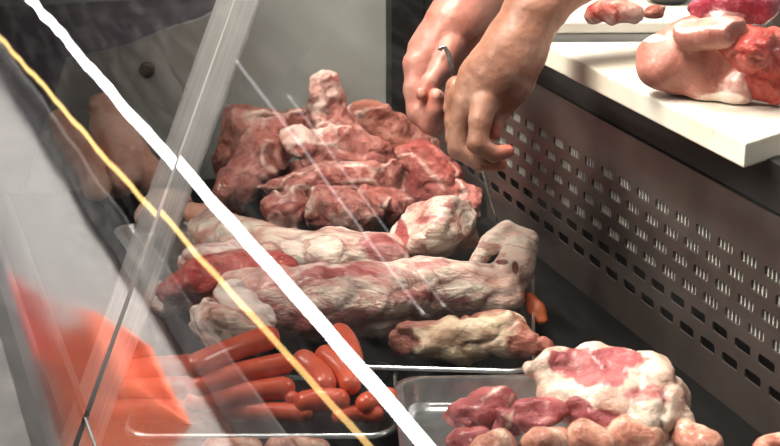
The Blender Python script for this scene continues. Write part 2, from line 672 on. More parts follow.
def perforated_panel():
    cu = bpy.data.curves.new('panel_curve', 'CURVE')
    cu.dimensions = '2D'
    cu.fill_mode = 'BOTH'
    cu.extrude = 0.0012

    def spl(pts):
        s = cu.splines.new('POLY')
        s.points.add(len(pts) - 1)
        for q, p in zip(s.points, pts):
            q.co = (p[0], p[1], 0, 1)
        s.use_cyclic_u = True
    y0, y1 = 0.4, YE - 0.02
    spl([(y0, -0.012), (y1, -0.012), (y1, 0.236), (y0, 0.236)])
    pitch = 0.0497
    zs = [0.174, 0.151, 0.127, 0.103, 0.078, 0.052]
    for ri, z in enumerate(zs):
        off = 0.0 if ri % 2 else pitch / 2
        n = int((y1 - y0) / pitch)
        for c in range(n):
            yc = 1.905 - 0.008 + off + (c - 27) * pitch
            hw, hh, r = 0.0165, 0.0058, 0.0028
            if yc - hw < 0.7 or yc + hw > y1 - 0.12:
                continue
            P = []
            for (sx, sy, a0) in ((1, 1, 0), (-1, 1, 90), (-1, -1, 180), (1, -1, 270)):
                for q in (0, 45, 90):
                    a = math.radians(a0 + q)
                    P.append((yc + sx * (hw - r) + r * math.cos(a), z + sy * (hh - r) + r * math.sin(a)))
            spl(P)
    tmp = bpy.data.objects.new('tmp', cu)
    COL.objects.link(tmp)
    dg = bpy.context.evaluated_depsgraph_get()
    me = bpy.data.meshes.new_from_object(tmp.evaluated_get(dg))
    bpy.data.objects.remove(tmp)
    bpy.data.curves.remove(cu)
    for v in me.vertices:
        y, z, x = v.co
        v.co = (PX + x, y, z)
    me.materials.clear()
    me.materials.append(M_DARKSTEEL)
    me.name = 'perforated_panel'
    return link(bpy.data.objects.new('perforated_panel', me), case)


perforated_panel()
# fins and cavity behind the slots
bm = bmesh.new()
y = 0.7
while y < YE - 0.1:
    add_box(bm, (PX + 0.0016, y, 0.09), (PX + 0.016, y + 0.0026, 0.19))
    y += 0.0497 / 6
bm_obj('cooling_fins', bm, M_FIN, case)
box('air_cavity', (PX + 0.03, 0.4, -0.01), (PX + 0.035, YE, 0.23), M_HOLE, case)
# end panel with its curved top edge
prof = [(0.21, -0.04), (PX - 0.001, -0.05), (PX - 0.001, 0.5), (0.80, 0.46)]
for q in [(250, -6), (199, 20), (180, 25), (161, 32), (130, 45), (100, 53), (67, 59)]:
    p, _ = pt(q[0], q[1], YE)
    prof.append((max(p[0], 0.197 + p[2] * 0.3973 + 0.012), p[2]))
bm = bmesh.new()
a = [bm.verts.new((x, YE, z)) for x, z in prof]
b = [bm.verts.new((x, YE + 0.012, z)) for x, z in prof]
bm.faces.new(a); bm.faces.new(b[::-1])
for i in range(len(a)):
    bm.faces.new((a[i], b[i], b[(i + 1) % len(a)], a[(i + 1) % len(a)]))
endp = bm_obj('end_panel', bm, M_WALLEND, case)
p, t = pt(147, 70, YE)
bm = bmesh.new()
bmesh.ops.create_uvsphere(bm, u_segments=20, v_segments=12, radius=8.5 * t / F)
for v in bm.verts:
    v.co.y *= 0.55
    v.co += Vector(p)
bm_obj('dome_bolt', bm, M_DARKSTEEL, endp, True)
# corner post between end panel and perforated panel
box('corner_post', (PX - 0.055, YE - 0.03, 0.0), (PX - 0.002, YE - 0.001, 0.45), simple_mat('corner_black', (20, 20, 19), (36, 35, 33), 0.5), case)
# front rail under the glass
box('front_rail', (0.09, 0.15, -0.36), (0.172, 4.2, -0.101), simple_mat('dark_rail', (48, 47, 46), (70, 68, 66), 0.5), case)
box('front_skirt', (0.196, 0.2, -0.10), (0.204, 4.2, 0.002), simple_mat('grey_lip', (84, 84, 82), (110, 110, 108), 0.4, 0.2, 8), case)


def gx(z):           # front glass leans inward
    return 0.197 + z * 0.3973


YJ = 1.674


def pane(y0, y1, z0, z1, off=0.0, twist=0.0, tilt=0.0):
    V = []
    for yy in (y0, y1):
        for z in (z0, z1):
            V.append((gx(z) + off + twist * (yy - YJ) + tilt * (z - 0.2), yy, z))
    return mesh_obj('glass_pane', V, [(0, 1, 3, 2)], M_GLASS, case, smooth=False)


pane(0.15, YJ, -0.10, 0.72)
pane(YJ + 0.002, 4.2, -0.10, 0.72, -0.002, -0.001, tilt=0.0055)


def strip(name, y0, y1, z0, z1, off, th, mat):
    bm = bmesh.new()
    q = []
    for yy in (y0, y1):
        for z in (z0, z1):
            for o in (0, th):
                q.append(bm.verts.new((gx(z) + off + o, yy, z)))
    for f in ((0, 1, 3, 2), (4, 6, 7, 5), (0, 2, 6, 4), (1, 5, 7, 3), (0, 4, 5, 1), (2, 3, 7, 6)):
        bm.faces.new([q[i] for i in f])
    return bm_obj(name, bm, mat, case)


strip('joint_strip', YJ - 0.065, YJ + 0.085, -0.10, 0.72, 0.004, 0.003, M_STRIP)
strip('joint_seal', YJ - 0.006, YJ + 0.006, -0.10, 0.20, 0.008, 0.006, simple_mat('grey_seal', (60, 60, 60), (96, 95, 94), 0.6))

# counter behind the case -----------------------------------------
ct = empty('counter', (1.3, 1.6, -0.9), 'dark work counter running behind the display case', 'counter')
box('worktop', (PX + 0.021, -0.2, 0.262), (2.6, 4.2, 0.285), steel('counter_steel', (120, 122, 122), (150, 150, 148), 0.4, scale=6), ct, 0.003)
box('edge_band', (PX + 0.0005, 0.2, 0.238), (PX + 0.02, YE, 0.288), M_RUBBER, ct, 0.002)
box('cabinet', (PX + 0.06, -0.2, -0.9), (2.6, 4.2, 0.2618), M_HOLE, ct)

# cutting boards
A, _ = pt(543, 65, 0.2855); Bq, _ = pt(744, 169, 0.2855)
A, Bq = A[:2], Bq[:2]
f1, _ = pt(560, 42, 0.312); f2, _ = pt(700, 41, 0.312)
d1 = (f2 - f1)[:2] / np.linalg.norm((f2 - f1)[:2])
n1, _ = pt(752, 147, 0.312); n2, _ = pt(780, 138, 0.312); d2 = (n2 - n1)[:2] / np.linalg.norm((n2 - n1)[:2])
A = A + (Bq - A) * (np.cross(f1[:2] - A, d1) / np.cross(Bq - A, d1))
poly = [Bq, Bq + d2 * 0.42, A + d1 * 0.42, A]
cb = prism('cutting_board', [tuple(q) for q in poly], 0.2855, 0.312, M_BOARD, None, 0.003)
tag(cb, 'large stained white cutting board along the counter edge under the pork loin', 'cutting board')
B1, _ = pt(548, 34, 0.2855); B2, _ = pt(720, 33, 0.2855)
e1 = (B2[:2] - B1[:2]) / np.linalg.norm(B2[:2] - B1[:2]); e2 = np.array([-e1[1], e1[0]])
poly = [B1[:2], B1[:2] + e1 * 0.26, B1[:2] + e1 * 0.26 + e2 * 0.3, B1[:2] + e2 * 0.3]
cb2 = prism('cutting_board', [tuple(q) for q in poly], 0.2855, 0.302, M_BOARD, None, 0.003)
tag(cb2, 'smaller white cutting board farther back carrying bone scraps', 'cutting board')
# ------------------------------------------------------------------ unseen counter added for mirrored haze, its white tube, added thin tubes
oc = empty('haze_counter', (-1.0, 5, -0.9), 'added white fronted counter, unseen, mirrored as haze in the front glass', 'counter')


def front_mat():
    k = NT('scuffed_white_front')
    f = k.noise(k.coord((1, 1.6, 9)), 7, 7, 0.75)
    c = k.ramp(f, [(0.3, (168, 164, 160)), (0.7, (226, 222, 216))])
    k.bsdf(c, 0.5, 0, 0.3)
    return k.m


def slanted(name, pts, mat, th=0.02):
    """quad strip in the plane x = const; pts: (x, y, z) low edge then high edge"""
    bm = bmesh.new()
    fr = [bm.verts.new(p) for p in pts]
    bk = [bm.verts.new((p[0] - th, p[1], p[2])) for p in pts]
    bm.faces.new(fr); bm.faces.new(bk[::-1])
    for i in range(4):
        bm.faces.new((fr[i], bk[i], bk[(i + 1) % 4], fr[(i + 1) % 4]))
    return bm_obj(name, bm, mat, oc)


slanted('front_panel', [(-0.7, 2.2, -0.52), (-0.7, 10, -0.66), (-0.7, 10, -0.41), (-0.7, 2.2, -0.190)], front_mat())
slanted('worktop_edge', [(-0.69, 2.2, -0.185), (-0.69, 10, -0.405), (-0.69, 10, -0.33), (-0.69, 2.2, -0.10)], simple_mat('grey_edge', (70, 70, 70), (96, 94, 92), 0.5))
slanted('plinth', [(-0.71, 2.2, -0.9), (-0.71, 10, -0.9), (-0.71, 10, -0.66), (-0.71, 2.2, -0.52)], simple_mat('scuffed_plinth', (150, 146, 142), (190, 186, 182), 0.6, 0, 6, (1, 1, 6)))


def lamp_tube(label, a, b, r, col, s, bx=0.03):
    t = empty('tube_lamp', a, label, 'lamp')
    V, Fc = tube_mesh([a, b], [r, r], 12)
    V = [(x, y, z) for x, y, z in V]
    mesh_obj('tube', V, Fc, emit_mat('tube_light', col, s), t)
    a, b = Vector(a), Vector(b)
    d = (b - a).normalized()
    for p in (a - d * 0.02, b + d * 0.02):
        zt = -0.08 - 0.0315 * (p.y - 2.2)
        V, Fc = tube_mesh([p, p - Vector((bx, 0, 0)), (p.x - bx, p.y, zt - 0.02)], [0.003] * 3, 8)
        mesh_obj('bracket', V, Fc, M_HOLE, t)
    for p, q in ((a - d * 0.03, a), (b, b + d * 0.03)):
        V, Fc = tube_mesh([p, q], [r * 1.25, r * 1.25], 12)
        mesh_obj('end_cap', V, Fc, M_WHITE, t)
    return t


lamp_tube('white fluorescent tube along the opposite counter', (-0.7, 2.2, 0.097), (-0.7, 9.6, -0.072), 0.0145, (255, 255, 255), 9)
lamp_tube('added thin warm yellow tube mirrored as a streak below the white tube', (-0.66, 2.2, 0.035), (-0.66, 9.5, -0.33), 0.0065, (255, 214, 140), 3.0, 0.012)  # added glow without a known lamp, makes the yellow mirrored streak
lamp_tube('added thin pale tube mirrored as a faint streak above the white tube', (-0.7, 3.0, 0.25), (-0.7, 4.95, 0.375), 0.0030, (235, 238, 240), 1.1, 0.05)  # this and the next: added glows that make the faint mirrored streaks
lamp_tube('second added thin pale tube mirrored as a faint streak above the white tube', (-0.7, 2.95, 0.29), (-0.7, 4.4, 0.395), 0.0018, (235, 238, 240), 1.0, 0.07)


def area(name, loc, target, sx, sy, power, col=(1, 1, 1), spread=math.pi):
    l = bpy.data.lights.new(name, 'AREA')
    l.shape = 'RECTANGLE'; l.size = sx; l.size_y = sy; l.energy = power; l.color = col; l.spread = spread
    o = bpy.data.objects.new(name, l)
    o.location = loc
    o.rotation_euler = (Vector(target) - Vector(loc)).to_track_quat('-Z', 'Y').to_euler()
    COL.objects.link(o)
    return o


area('ceiling_light', (0.10, 1.65, 1.95), (0.6, 2.0, 0), 0.6, 1.7, 106, (1.0, 0.94, 0.86))
area('back_light', (2.2, 1.2, 1.7), (0.8, 1.7, 0.2), 0.6, 0.6, 20, (1.0, 0.98, 0.95))
area('rear_fill', (0.2, 2.15, 1.9), (0.42, 2.4, 0.1), 0.5, 0.5, 30, (1.0, 0.96, 0.9))  # added fill that brightens the dim trotters and the pile
area('side_fill', (-0.25, 1.7, 0.95), (0.7, 1.9, 0.05), 0.35, 0.35, 14, (1.0, 0.96, 0.9))  # added low fill that reaches the hock under the hands
area('haze_fill', (0.0, 5.4, 1.6), (-0.7, 5.4, -0.35), 7.0, 0.4, 150, (1, 1, 1), math.radians(70))  # added fill on the white front, so its mirrored haze is bright

W = bpy.data.worlds.new('world')
SC.world = W
W.use_nodes = True
W.node_tree.nodes['Background'].inputs[0].default_value = lin((206, 204, 202))
W.node_tree.nodes['Background'].inputs[1].default_value = 0.26

# ------------------------------------------------------------------ trays
def rounded(cx, cy, hx, hy, r, rot, n=6):
    P = []
    for (sx, sy, a0) in ((1, 1, 0), (-1, 1, 90), (-1, -1, 180), (1, -1, 270)):
        for i in range(n + 1):
            a = math.radians(a0 + 90 * i / n)
            x, y = sx * (hx - r) + r * math.cos(a), sy * (hy - r) + r * math.sin(a)
            P.append((cx + x * math.cos(rot) - y * math.sin(rot), cy + x * math.sin(rot) + y * math.cos(rot)))
    return P


def tray(label, mat, rim_mat, c, hx, hy, z0, h, rot=0.0, rim=0.010, r=0.03):
    t = empty('tray', (c[0], c[1], z0), label, 'tray')
    bm = bmesh.new()
    rings = []
    spec = [(0.0, z0 + h - 0.003, 0), (-0.001, z0 + h, 0), (-rim, z0 + h + 0.001, 0), (-rim - 0.003, z0 + h - 0.004, 0), (-rim - 0.006, z0 + 0.008, 0), (-rim - 0.014, z0 + 0.003, 0)]
    for (o, z, _) in spec:
        rings.append([bm.verts.new((x, y, z)) for x, y in rounded(c[0], c[1], hx + o, hy + o, r + o * 0.5, rot)])
    n = len(rings[0])
    for a, b in list(zip(rings, rings[1:]))[2:]:
        for i in range(n):
            bm.faces.new((a[i], a[(i + 1) % n], b[(i + 1) % n], b[i]))
    bm.faces.new(rings[-1])
    # outer skin
    out = [bm.verts.new((x, y, z0 + 0.0005)) for x, y in rounded(c[0], c[1], hx - rim - 0.012, hy - rim - 0.012, r * 0.8, rot)]
    for i in range(n):
        bm.faces.new((out[i], out[(i + 1) % n], rings[0][(i + 1) % n], rings[0][i]))
    bm.faces.new(out[::-1])
    b2 = bmesh.new()
    rr = [[b2.verts.new(v.co) for v in rings[k]] for k in range(3)]
    for a, b in zip(rr, rr[1:]):
        for i in range(n):
            b2.faces.new((a[i], a[(i + 1) % n], b[(i + 1) % n], b[i]))
    for k in (1, 0):
        pass
    me = bm_obj('pan', bm, mat, t, True)
    bm_obj('rim', b2, rim_mat, t, True)
    return t


def tray_px(label, mat, rim_mat, pA, pB, depth, z0, h, rot=None, rim=0.010, ext=0.0, front=True):
    """pA, pB: pixels of the two ends of one rim edge; depth runs away (front=True) or toward the viewer"""
    a, _ = pt(pA[0], pA[1], z0 + h); b, _ = pt(pB[0], pB[1], z0 + h)
    a, b = a[:2], b[:2]
    u = (b - a) / np.linalg.norm(b - a)
    n = np.array([-u[1], u[0]]) * (1 if front else -1)
    w = np.linalg.norm(b - a) + ext
    c = a + u * w / 2 + n * depth / 2
    return tray(label, mat, rim_mat, c, w / 2, depth / 2, z0, h, math.atan2(u[1], u[0]), rim)


tray_px('black tray with thin bright rim under the two big lamb legs', M_BLACKTRAY, M_STEEL, (330, 366), (536, 372), 0.36, 0.002, 0.026, rim=0.004)
tray_px('stainless steel tray holding the red meat at the front', M_STEEL, M_STEEL, (392, 376), (640, 372), 0.24, 0.002, 0.034, front=False)
tray_px('white rimmed tray under the heap of frankfurters', M_BLACKTRAY, M_STEEL, (120, 436), (398, 436), 0.20, 0.002, 0.02, rim=0.004)
tc, _ = pt(172, 252, 0.02)
tray('pale grey tray at the left under the snout shaped trotter', M_STEEL, M_WHITE, tc[:2], 0.055, 0.14, 0.002, 0.02, 0.05)

# ------------------------------------------------------------------ meats: back pile
G_PILE = 'bone-in red meat pieces heaped at the back'
def pile(name, label, chains, seed, mat=M_PILE, spots=(), **kw):
    kw.setdefault('noise', ((30, 0.007), (80, 0.0035)))
    for ch in chains:
        ch['p'] = [(p[0], p[1] * 1.22, p[2] * 0.8, p[3]) for p in ch['p']]
    kw.setdefault('wrp', (0.010, 16))
    kw.setdefault('cut', (9, (0.25, 0.75)))
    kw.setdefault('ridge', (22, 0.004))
    kw.setdefault('k', 0.008)
    kw.setdefault('vox', 0.0028)
    return meat(name, label, 'meat', mat, chains, G_PILE, spots, seed=seed, floor=kw.pop('floor', 0.002), **kw)


pile('meat_bone', 'upright bone end with white gristle tip rising above the pile', [
    chain([(325, 80, 2.40, 14, 0.8), (326, 104, 2.40, 17, 0.45), (332, 128, 2.40, 22, 0.35), (338, 156, 2.38, 28, 0.2)]), chain([(316, 92, 2.39, 7, 0.9), (314, 116, 2.39, 8, 0.9)]), chain([(338, 150, 2.38, 26, 0.2), (340, 190, 2.36, 26, 0.2)])], 11,
    spots=[(325, 72, 14, 7, 1.0), (318, 112, 9, 14, 0.95)], cut=(6, (0.1, 0.4)))
pile('meat_chunk', 'brownish meat hump behind the upright bone', [
    chain([(356, 122, 2.46, 20, 0.2), (384, 122, 2.47, 24, 0.15), (408, 136, 2.47, 22, 0.15), (424, 158, 2.45, 18, 0.2)]), chain([(380, 145, 2.46, 30, 0.1), (385, 180, 2.44, 30, 0.1)])], 12, M_DRY)
pile('meat_chunk', 'brown pointed meat strip at the far left of the pile', [
    chain([(228, 112, 2.43, 9, 0.1), (242, 122, 2.43, 15, 0.15), (268, 128, 2.43, 16, 0.2), (302, 130, 2.43, 15, 0.3)]), chain([(240, 130, 2.43, 18, 0.1), (238, 160, 2.43, 20, 0.1), (240, 190, 2.42, 20, 0.1)])], 13, M_DRY, cut=(7, (0.1, 0.5)))
pile('meat_slab', 'pale edged pink slab sloping down the left of the pile', [
    chain([(214, 194, 2.30, 15, 0.3), (242, 184, 2.31, 21, 0.3), (262, 160, 2.33, 26, 0.25), (284, 136, 2.35, 17, 0.4)]), chain([(226, 172, 2.33, 8, 0.4), (250, 140, 2.35, 8, 0.9), (274, 122, 2.36, 6, 1.0)])], 14)
pile('rib_section', 'ribbed meat section lying across the middle of the pile', [
    chain([(290, 142, 2.30, 13, 0.7), (318, 148, 2.29, 20, 0.35), (352, 152, 2.28, 20, 0.25), (386, 162, 2.27, 15, 0.4)]), chain([(298, 134, 2.29, 7, 1), (325, 126, 2.29, 6, 1.0), (352, 134, 2.28, 6, 0.9)]),
    chain([(326, 170, 2.27, 15, 0.1, 0.2), (374, 178, 2.26, 16, 0.1)])], 15)
M_DEEP = meat_mat('deep_red', [(116, 44, 40), (164, 84, 76), (198, 134, 122)], [(232, 200, 186), (214, 144, 130)], amp=0.8, scale=13)
pile('meat_chunk', 'deep red chunk at the right end of the pile', [
    chain([(384, 160, 2.30, 18, 0.25), (416, 166, 2.30, 21, 0.1), (438, 182, 2.28, 20, 0.05), (452, 202, 2.26, 15, 0.15)]), chain([(410, 190, 2.28, 22, 0.1), (440, 207, 2.26, 16, 0.1)])], 16, M_DEEP)
pile('meat_scrap', 'small reddish scrap between the pile and the perforated panel', [
    chain([(460, 192, 2.24, 9, 0.2), (470, 200, 2.23, 10, 0.3), (472, 214, 2.22, 9, 0.2)])], 17, vox=0.0025, cut=(3, (0.2, 0.5)))
pile('meat_slab', 'long bone-in slab at the front of the pile with cream edge', [
    chain([(262, 186, 2.20, 13, 0.6), (286, 182, 2.18, 18, 0.3), (320, 186, 2.16, 22, 0.25), (352, 186, 2.15, 20, 0.3), (386, 182, 2.15, 17, 0.3)]), chain([(262, 172, 2.21, 5, 1), (290, 164, 2.19, 5, 1.0), (318, 166, 2.17, 5, 0.8)])], 18)
pile('meat_chunk', 'small rounded chunk under the front slab at left', [
    chain([(270, 204, 2.14, 13, 0.4), (284, 214, 2.12, 17, 0.45)]), chain([(298, 204, 2.13, 15, 0.2, 0.2)])], 19, cut=(5, (0.2, 0.6)))
pile('meat_knuckle', 'pale pink knuckle piece at the front foot of the pile', [
    chain([(318, 208, 2.10, 18, 0.45), (342, 212, 2.08, 22, 0.6), (364, 206, 2.09, 20, 0.5)]), chain([(376, 198, 2.12, 16, 0.1), (394, 208, 2.11, 16, 0.15)])], 20, cut=(6, (0.2, 0.5)))
pile('meat_chunk', 'wide dark red piece under the rib section', [
    chain([(290, 190, 2.32, 26, 0.1, 0.2), (350, 190, 2.33, 28, 0.1, 0.2), (400, 195, 2.32, 26, 0.1, 0.2)])], 21)

# ------------------------------------------------------------------ left: trotters
meat('pork_trotter', 'thick pale trotter standing against the end panel', 'trotter', M_TROT, [
    chain([(104, 108, 2.44, 15, 0.2), (112, 128, 2.42, 20, 0.5), (124, 158, 2.39, 23, 0.4), (118, 182, 2.36, 17, 0.5)]), chain([(120, 150, 2.39, 22, 0.4), (150, 176, 2.38, 18, 0.2)])], 'pale trotters at the left', seed=31, noise=((20, 0.005), (60, 0.0012)), floor=0.002,
    spots=[(117, 192, 6, 5, 0.1, 0.5)])
meat('pork_trotter', 'slimmer trotter leaning at the far left corner', 'trotter', M_TROT, [
    chain([(58, 118, 2.40, 9, 0.1), (70, 136, 2.38, 14, 0.2), (86, 160, 2.36, 17, 0.2), (96, 186, 2.32, 15, 0.2)])], 'pale trotters at the left', seed=32, noise=((20, 0.005), (60, 0.0012)), floor=0.002)
c_, t_ = pt(145, 216, 2.105)
meat('pork_trotter', 'pale snout shaped trotter end with dark hole facing the glass', 'trotter', M_TROT, [
    chain([(176, 206, 2.20, 17, 0.4), (162, 208, 2.17, 18, 0.7), (146, 216, 2.13, 13, 0.9)]), chain([(168, 222, 2.16, 7, 0.3), (173, 236, 2.14, 4, 0.2)])], 'pale trotters at the left', seed=33, vox=0.0025, noise=((24, 0.004), (70, 0.001)), floor=0.002,
    cuts=[(c_, 5.5 * t_ / F)], spots=[(145, 215, 6, 5, 0.1, 0.85)])
meat('meat_scrap', 'small pink meat scrap right of the snout shaped trotter', 'meat', M_TROT, [
    chain([(194, 214, 2.16, 11, 0.1), (216, 218, 2.15, 12, 0.3), (232, 222, 2.13, 10, 0.2)])], seed=34, floor=0.002)

# ------------------------------------------------------------------ centre: lamb legs and flank
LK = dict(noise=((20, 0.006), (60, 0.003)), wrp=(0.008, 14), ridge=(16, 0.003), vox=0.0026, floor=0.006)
meat('lamb_haunch', 'pale lamb leg lying behind with its blocky stump end tilted up', 'lamb leg', M_LEG, [
    chain([(206, 232, 0.05, 20, 0.6), (240, 240, 0.06, 24, 0.9), (280, 250, 0.06, 26, 0.85), (330, 258, 0.06, 26, 0.7), (390, 258, 0.06, 24, 0.6)])],
    'whole lamb legs on the black tray', seed=41, spots=[(382, 246, 26, 16, 0.1, 0.15), (325, 262, 22, 9, 0.2), (262, 258, 20, 7, 0.15), (232, 228, 20, 8, 0.95), (300, 232, 30, 8, 1)], **LK)
meat('lamb_stump', 'white blocky joint end with a red cut face standing behind the front leg', 'lamb leg', M_LEG, [
    chain([(412, 240, 0.075, 24, 1.0), (436, 224, 0.10, 30, 1.0), (450, 216, 0.11, 28, 1.0)]),
    chain([(416, 222, 0.10, 22, 1.0), (436, 204, 0.13, 18, 1.0)]), chain([(462, 214, 0.10, 15, 0.9), (468, 236, 0.08, 15, 0.8)])],
    seed=203, cut=(9, (0.4, 0.85)), edge=0.5, spots=[(401, 236, 7, 20, 0.15), (434, 220, 24, 5, 0.4), (452, 205, 9, 4, 0.4)], noise=((34, 0.004), (90, 0.002)), wrp=(0.006, 18), ridge=(24, 0.0025), vox=0.0024, floor=0.006, k=0.008)
meat('lamb_haunch', 'large lamb leg in front with knobby hock bent upward at its right end', 'lamb leg', M_LEG, [
    chain([(226, 296, 0.045, 24, 0.55), (270, 302, 0.05, 33, 0.55), (320, 304, 0.05, 39, 0.6), (370, 300, 0.05, 37, 0.6), (420, 292, 0.05, 32, 0.8), (470, 290, 0.05, 28, 1.0), (502, 292, 0.05, 24, 1.0)]),
    chain([(500, 290, 0.05, 24, 1.0), (516, 270, 0.07, 19, 1.0), (522, 250, 0.09, 17, 1.0)], k=0.008),
    chain([(526, 241, 0.095, 15, 1.0), (506, 238, 0.098, 15, 1.0), (486, 246, 0.09, 12, 1.0)], k=0.004),
    chain([(474, 266, 0.07, 8, 1.0), (482, 254, 0.08, 9, 1.0)], k=0.004), chain([(508, 272, 0.075, 14, 1.0)], k=0.006)],
    'whole lamb legs on the black tray', seed=43,
    spots=[(345, 272, 46, 6, 0.2), (432, 266, 22, 6, 0.3), (365, 318, 30, 10, 0.2), (300, 322, 34, 12, 0.22), (516, 268, 4, 10, 0.1, 0.1), (400, 296, 26, 7, 0.32), (258, 308, 26, 9, 0.2), (430, 296, 12, 8, 0.25), (500, 262, 7, 3, 0.2, 0.6), (450, 300, 22, 5, 0.4)], **LK)
meat('lamb_flank', 'torn red flank with white membrane left of the lamb legs', 'meat', M_FLANK, [
    chain([(164, 294, 0.05, 14, 0.5), (200, 284, 0.06, 22, 0.25), (240, 276, 0.06, 25, 0.4), (284, 272, 0.07, 20, 0.3)]), chain([(196, 262, 0.07, 14, 0.8), (240, 250, 0.08, 14, 0.7)]), chain([(230, 300, 0.07, 16, 0.8), (262, 318, 0.06, 16, 0.7)])],
    seed=45, vox=0.0026, floor=0.006, noise=((22, 0.007), (70, 0.004)), wrp=(0.012, 16), ridge=(20, 0.005), cut=(6, (0.2, 0.6)), spots=[(206, 274, 18, 9, 0.0), (216, 306, 14, 5, 0.0), (240, 262, 24, 6, 0.2)])
meat('meat_knuckle', 'whitish pink knuckle lump above the frankfurters', 'meat', M_LEG, [
    chain([(204, 318, 0.05, 20, 0.9), (226, 328, 0.05, 27, 0.9), (252, 336, 0.045, 23, 0.8)])], seed=46, floor=0.006, noise=((24, 0.007), (70, 0.004)), wrp=(0.01, 18), ridge=(22, 0.004), cut=(7, (0.2, 0.5)))
meat('meat_scrap', 'pale scrap of fat behind the hazy left glass', 'meat', M_LEG, [
    chain([(158, 300, 0.03, 14, 0.9), (178, 304, 0.03, 18, 0.9), (192, 296, 0.03, 12, 0.9)])], seed=47, floor=0.006, cut=(6, (0.2, 0.5)), wrp=(0.01, 18))
meat('meat_flap', 'yellowish fat flap with dark torn end below the front lamb leg', 'meat', M_FATTY, [
    chain([(394, 346, 0.03, 11, 0.1, 0.2), (412, 340, 0.035, 17, 0.4), (440, 340, 0.035, 18, 1.0), (470, 342, 0.035, 20, 0.8), (505, 340, 0.035, 22, 0.55), (536, 346, 0.03, 16, 0.2), (550, 350, 0.03, 9, 0.1)]),
    chain([(424, 326, 0.05, 8, 0.0, 0.3), (470, 322, 0.05, 9, 0.1, 0.3), (512, 324, 0.05, 10, 0.3)])],
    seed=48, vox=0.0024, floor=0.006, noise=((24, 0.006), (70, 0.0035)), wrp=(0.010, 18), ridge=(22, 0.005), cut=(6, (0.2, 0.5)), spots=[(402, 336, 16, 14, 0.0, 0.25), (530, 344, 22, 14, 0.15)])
meat('orange_scrap', 'small orange piece tucked behind the hock of the front leg', 'scrap', simple_mat('orange_flesh', (150, 62, 22), (180, 90, 36), 0.4), [
    chain([(528, 296, 0.04, 7, 0), (537, 310, 0.03, 7, 0), (543, 321, 0.02, 6, 0)])], seed=49, vox=0.0022, floor=0.002, noise=((30, 0.003),), cut=(5, (0.2, 0.5)))

# ------------------------------------------------------------------ right front tray
meat('shoulder_joint', 'large white fat covered joint with an exposed pink muscle oval', 'meat', M_TRAY, [
    chain([(530, 368, 0.08, 9, 1), (556, 372, 0.07, 20, 1), (600, 374, 0.07, 27, 1), (640, 384, 0.065, 32, 1), (664, 410, 0.05, 28, 1)]),
    chain([(560, 396, 0.055, 22, 0.8), (612, 408, 0.05, 34, 0.9), (650, 424, 0.045, 30, 0.9)]), chain([(676, 396, 0.05, 16, 1), (684, 424, 0.04, 14, 0.9)])],
    seed=51, vox=0.0026, floor=0.008, noise=((22, 0.005), (70, 0.003)), wrp=(0.008, 16), ridge=(20, 0.004),
    spots=[(606, 366, 58, 22, 0.0), (578, 406, 18, 10, 0.05), (596, 418, 26, 10, 0.25), (646, 392, 26, 14, .45), (660, 366, 12, 16, 0.7), (548, 380, 10, 8, 0.7)])
meat('meat_chunk', 'smooth red muscle piece at the left of the steel tray', 'meat', M_TRAY, [
    chain([(452, 418, 0.025, 13, 0.25), (476, 408, 0.035, 22, 0.1), (506, 404, 0.04, 18, 0.05)])], 'red pieces in the steel tray', seed=52, floor=0.008, ridge=(20, 0.005), noise=((26, 0.006), (75, 0.003)), cut=(5, (0.2, 0.5)), wrp=(0.008, 16))
meat('meat_chunk', 'red muscle piece leaning on the fat covered joint', 'meat', M_TRAY, [
    chain([(508, 426, 0.03, 20, 0.15), (536, 420, 0.04, 22, 0.05), (560, 414, 0.045, 16, 0.1)])], 'red pieces in the steel tray', seed=53, floor=0.008, ridge=(20, 0.005), noise=((26, 0.006), (75, 0.003)), cut=(5, (0.2, 0.5)), wrp=(0.008, 16))
meat('meat_chunk', 'pale red piece at the lower left corner of the steel tray', 'meat', M_TRAY, [
    chain([(460, 440, 0.025, 16, 0.3), (490, 446, 0.025, 17, 0.2)])], 'red pieces in the steel tray', seed=54, floor=0.008, ridge=(20, 0.005), noise=((26, 0.006), (75, 0.003)))

# ------------------------------------------------------------------ foreground poultry lumps
G_CH = 'pinkish poultry pieces along the bottom edge'
fg = [([(484, 452, 18), (500, 446, 14)], 'low'), ([(540, 444, 19), (560, 440, 15)], 'a'), ([(584, 440, 20), (604, 444, 16)], 'b'), ([(626, 436, 20), (650, 440, 16)], 'c'), ([(684, 436, 18), (704, 444, 16)], 'd'), ([(764, 450, 14), (784, 446, 14)], 'e'), ([(212, 448, 13), (250, 450, 12)], 'f'), ([(276, 450, 13), (318, 450, 12)], 'g')]
fl_lab = ['poultry piece at the bottom edge in front of the steel tray corner', 'poultry piece in front of the red muscle pieces', 'poultry piece in front of the fat covered joint at its left',
          'roundest poultry piece in the middle of the fat covered joint front', 'poultry piece in front of the right end of the fat covered joint', 'lone poultry piece at the bottom right corner below the perforated panel',
          'pale piece below the frankfurter tray rim at left', 'pale piece below the frankfurter tray rim at right']
for i, ((rows, _), lab) in enumerate(zip(fg, fl_lab)):
    meat('poultry_piece', lab, 'poultry', M_CHICK, [chain([(x, y, (0.038, 0.038, 0.038, 0.038, 0.036, 0.02, 0.016, 0.016)[i], r, 0.5) for x, y, r in rows])], G_CH, seed=60 + i, noise=((30, 0.006), (80, 0.002)), floor=0.0075 if i < 5 else 0.001)

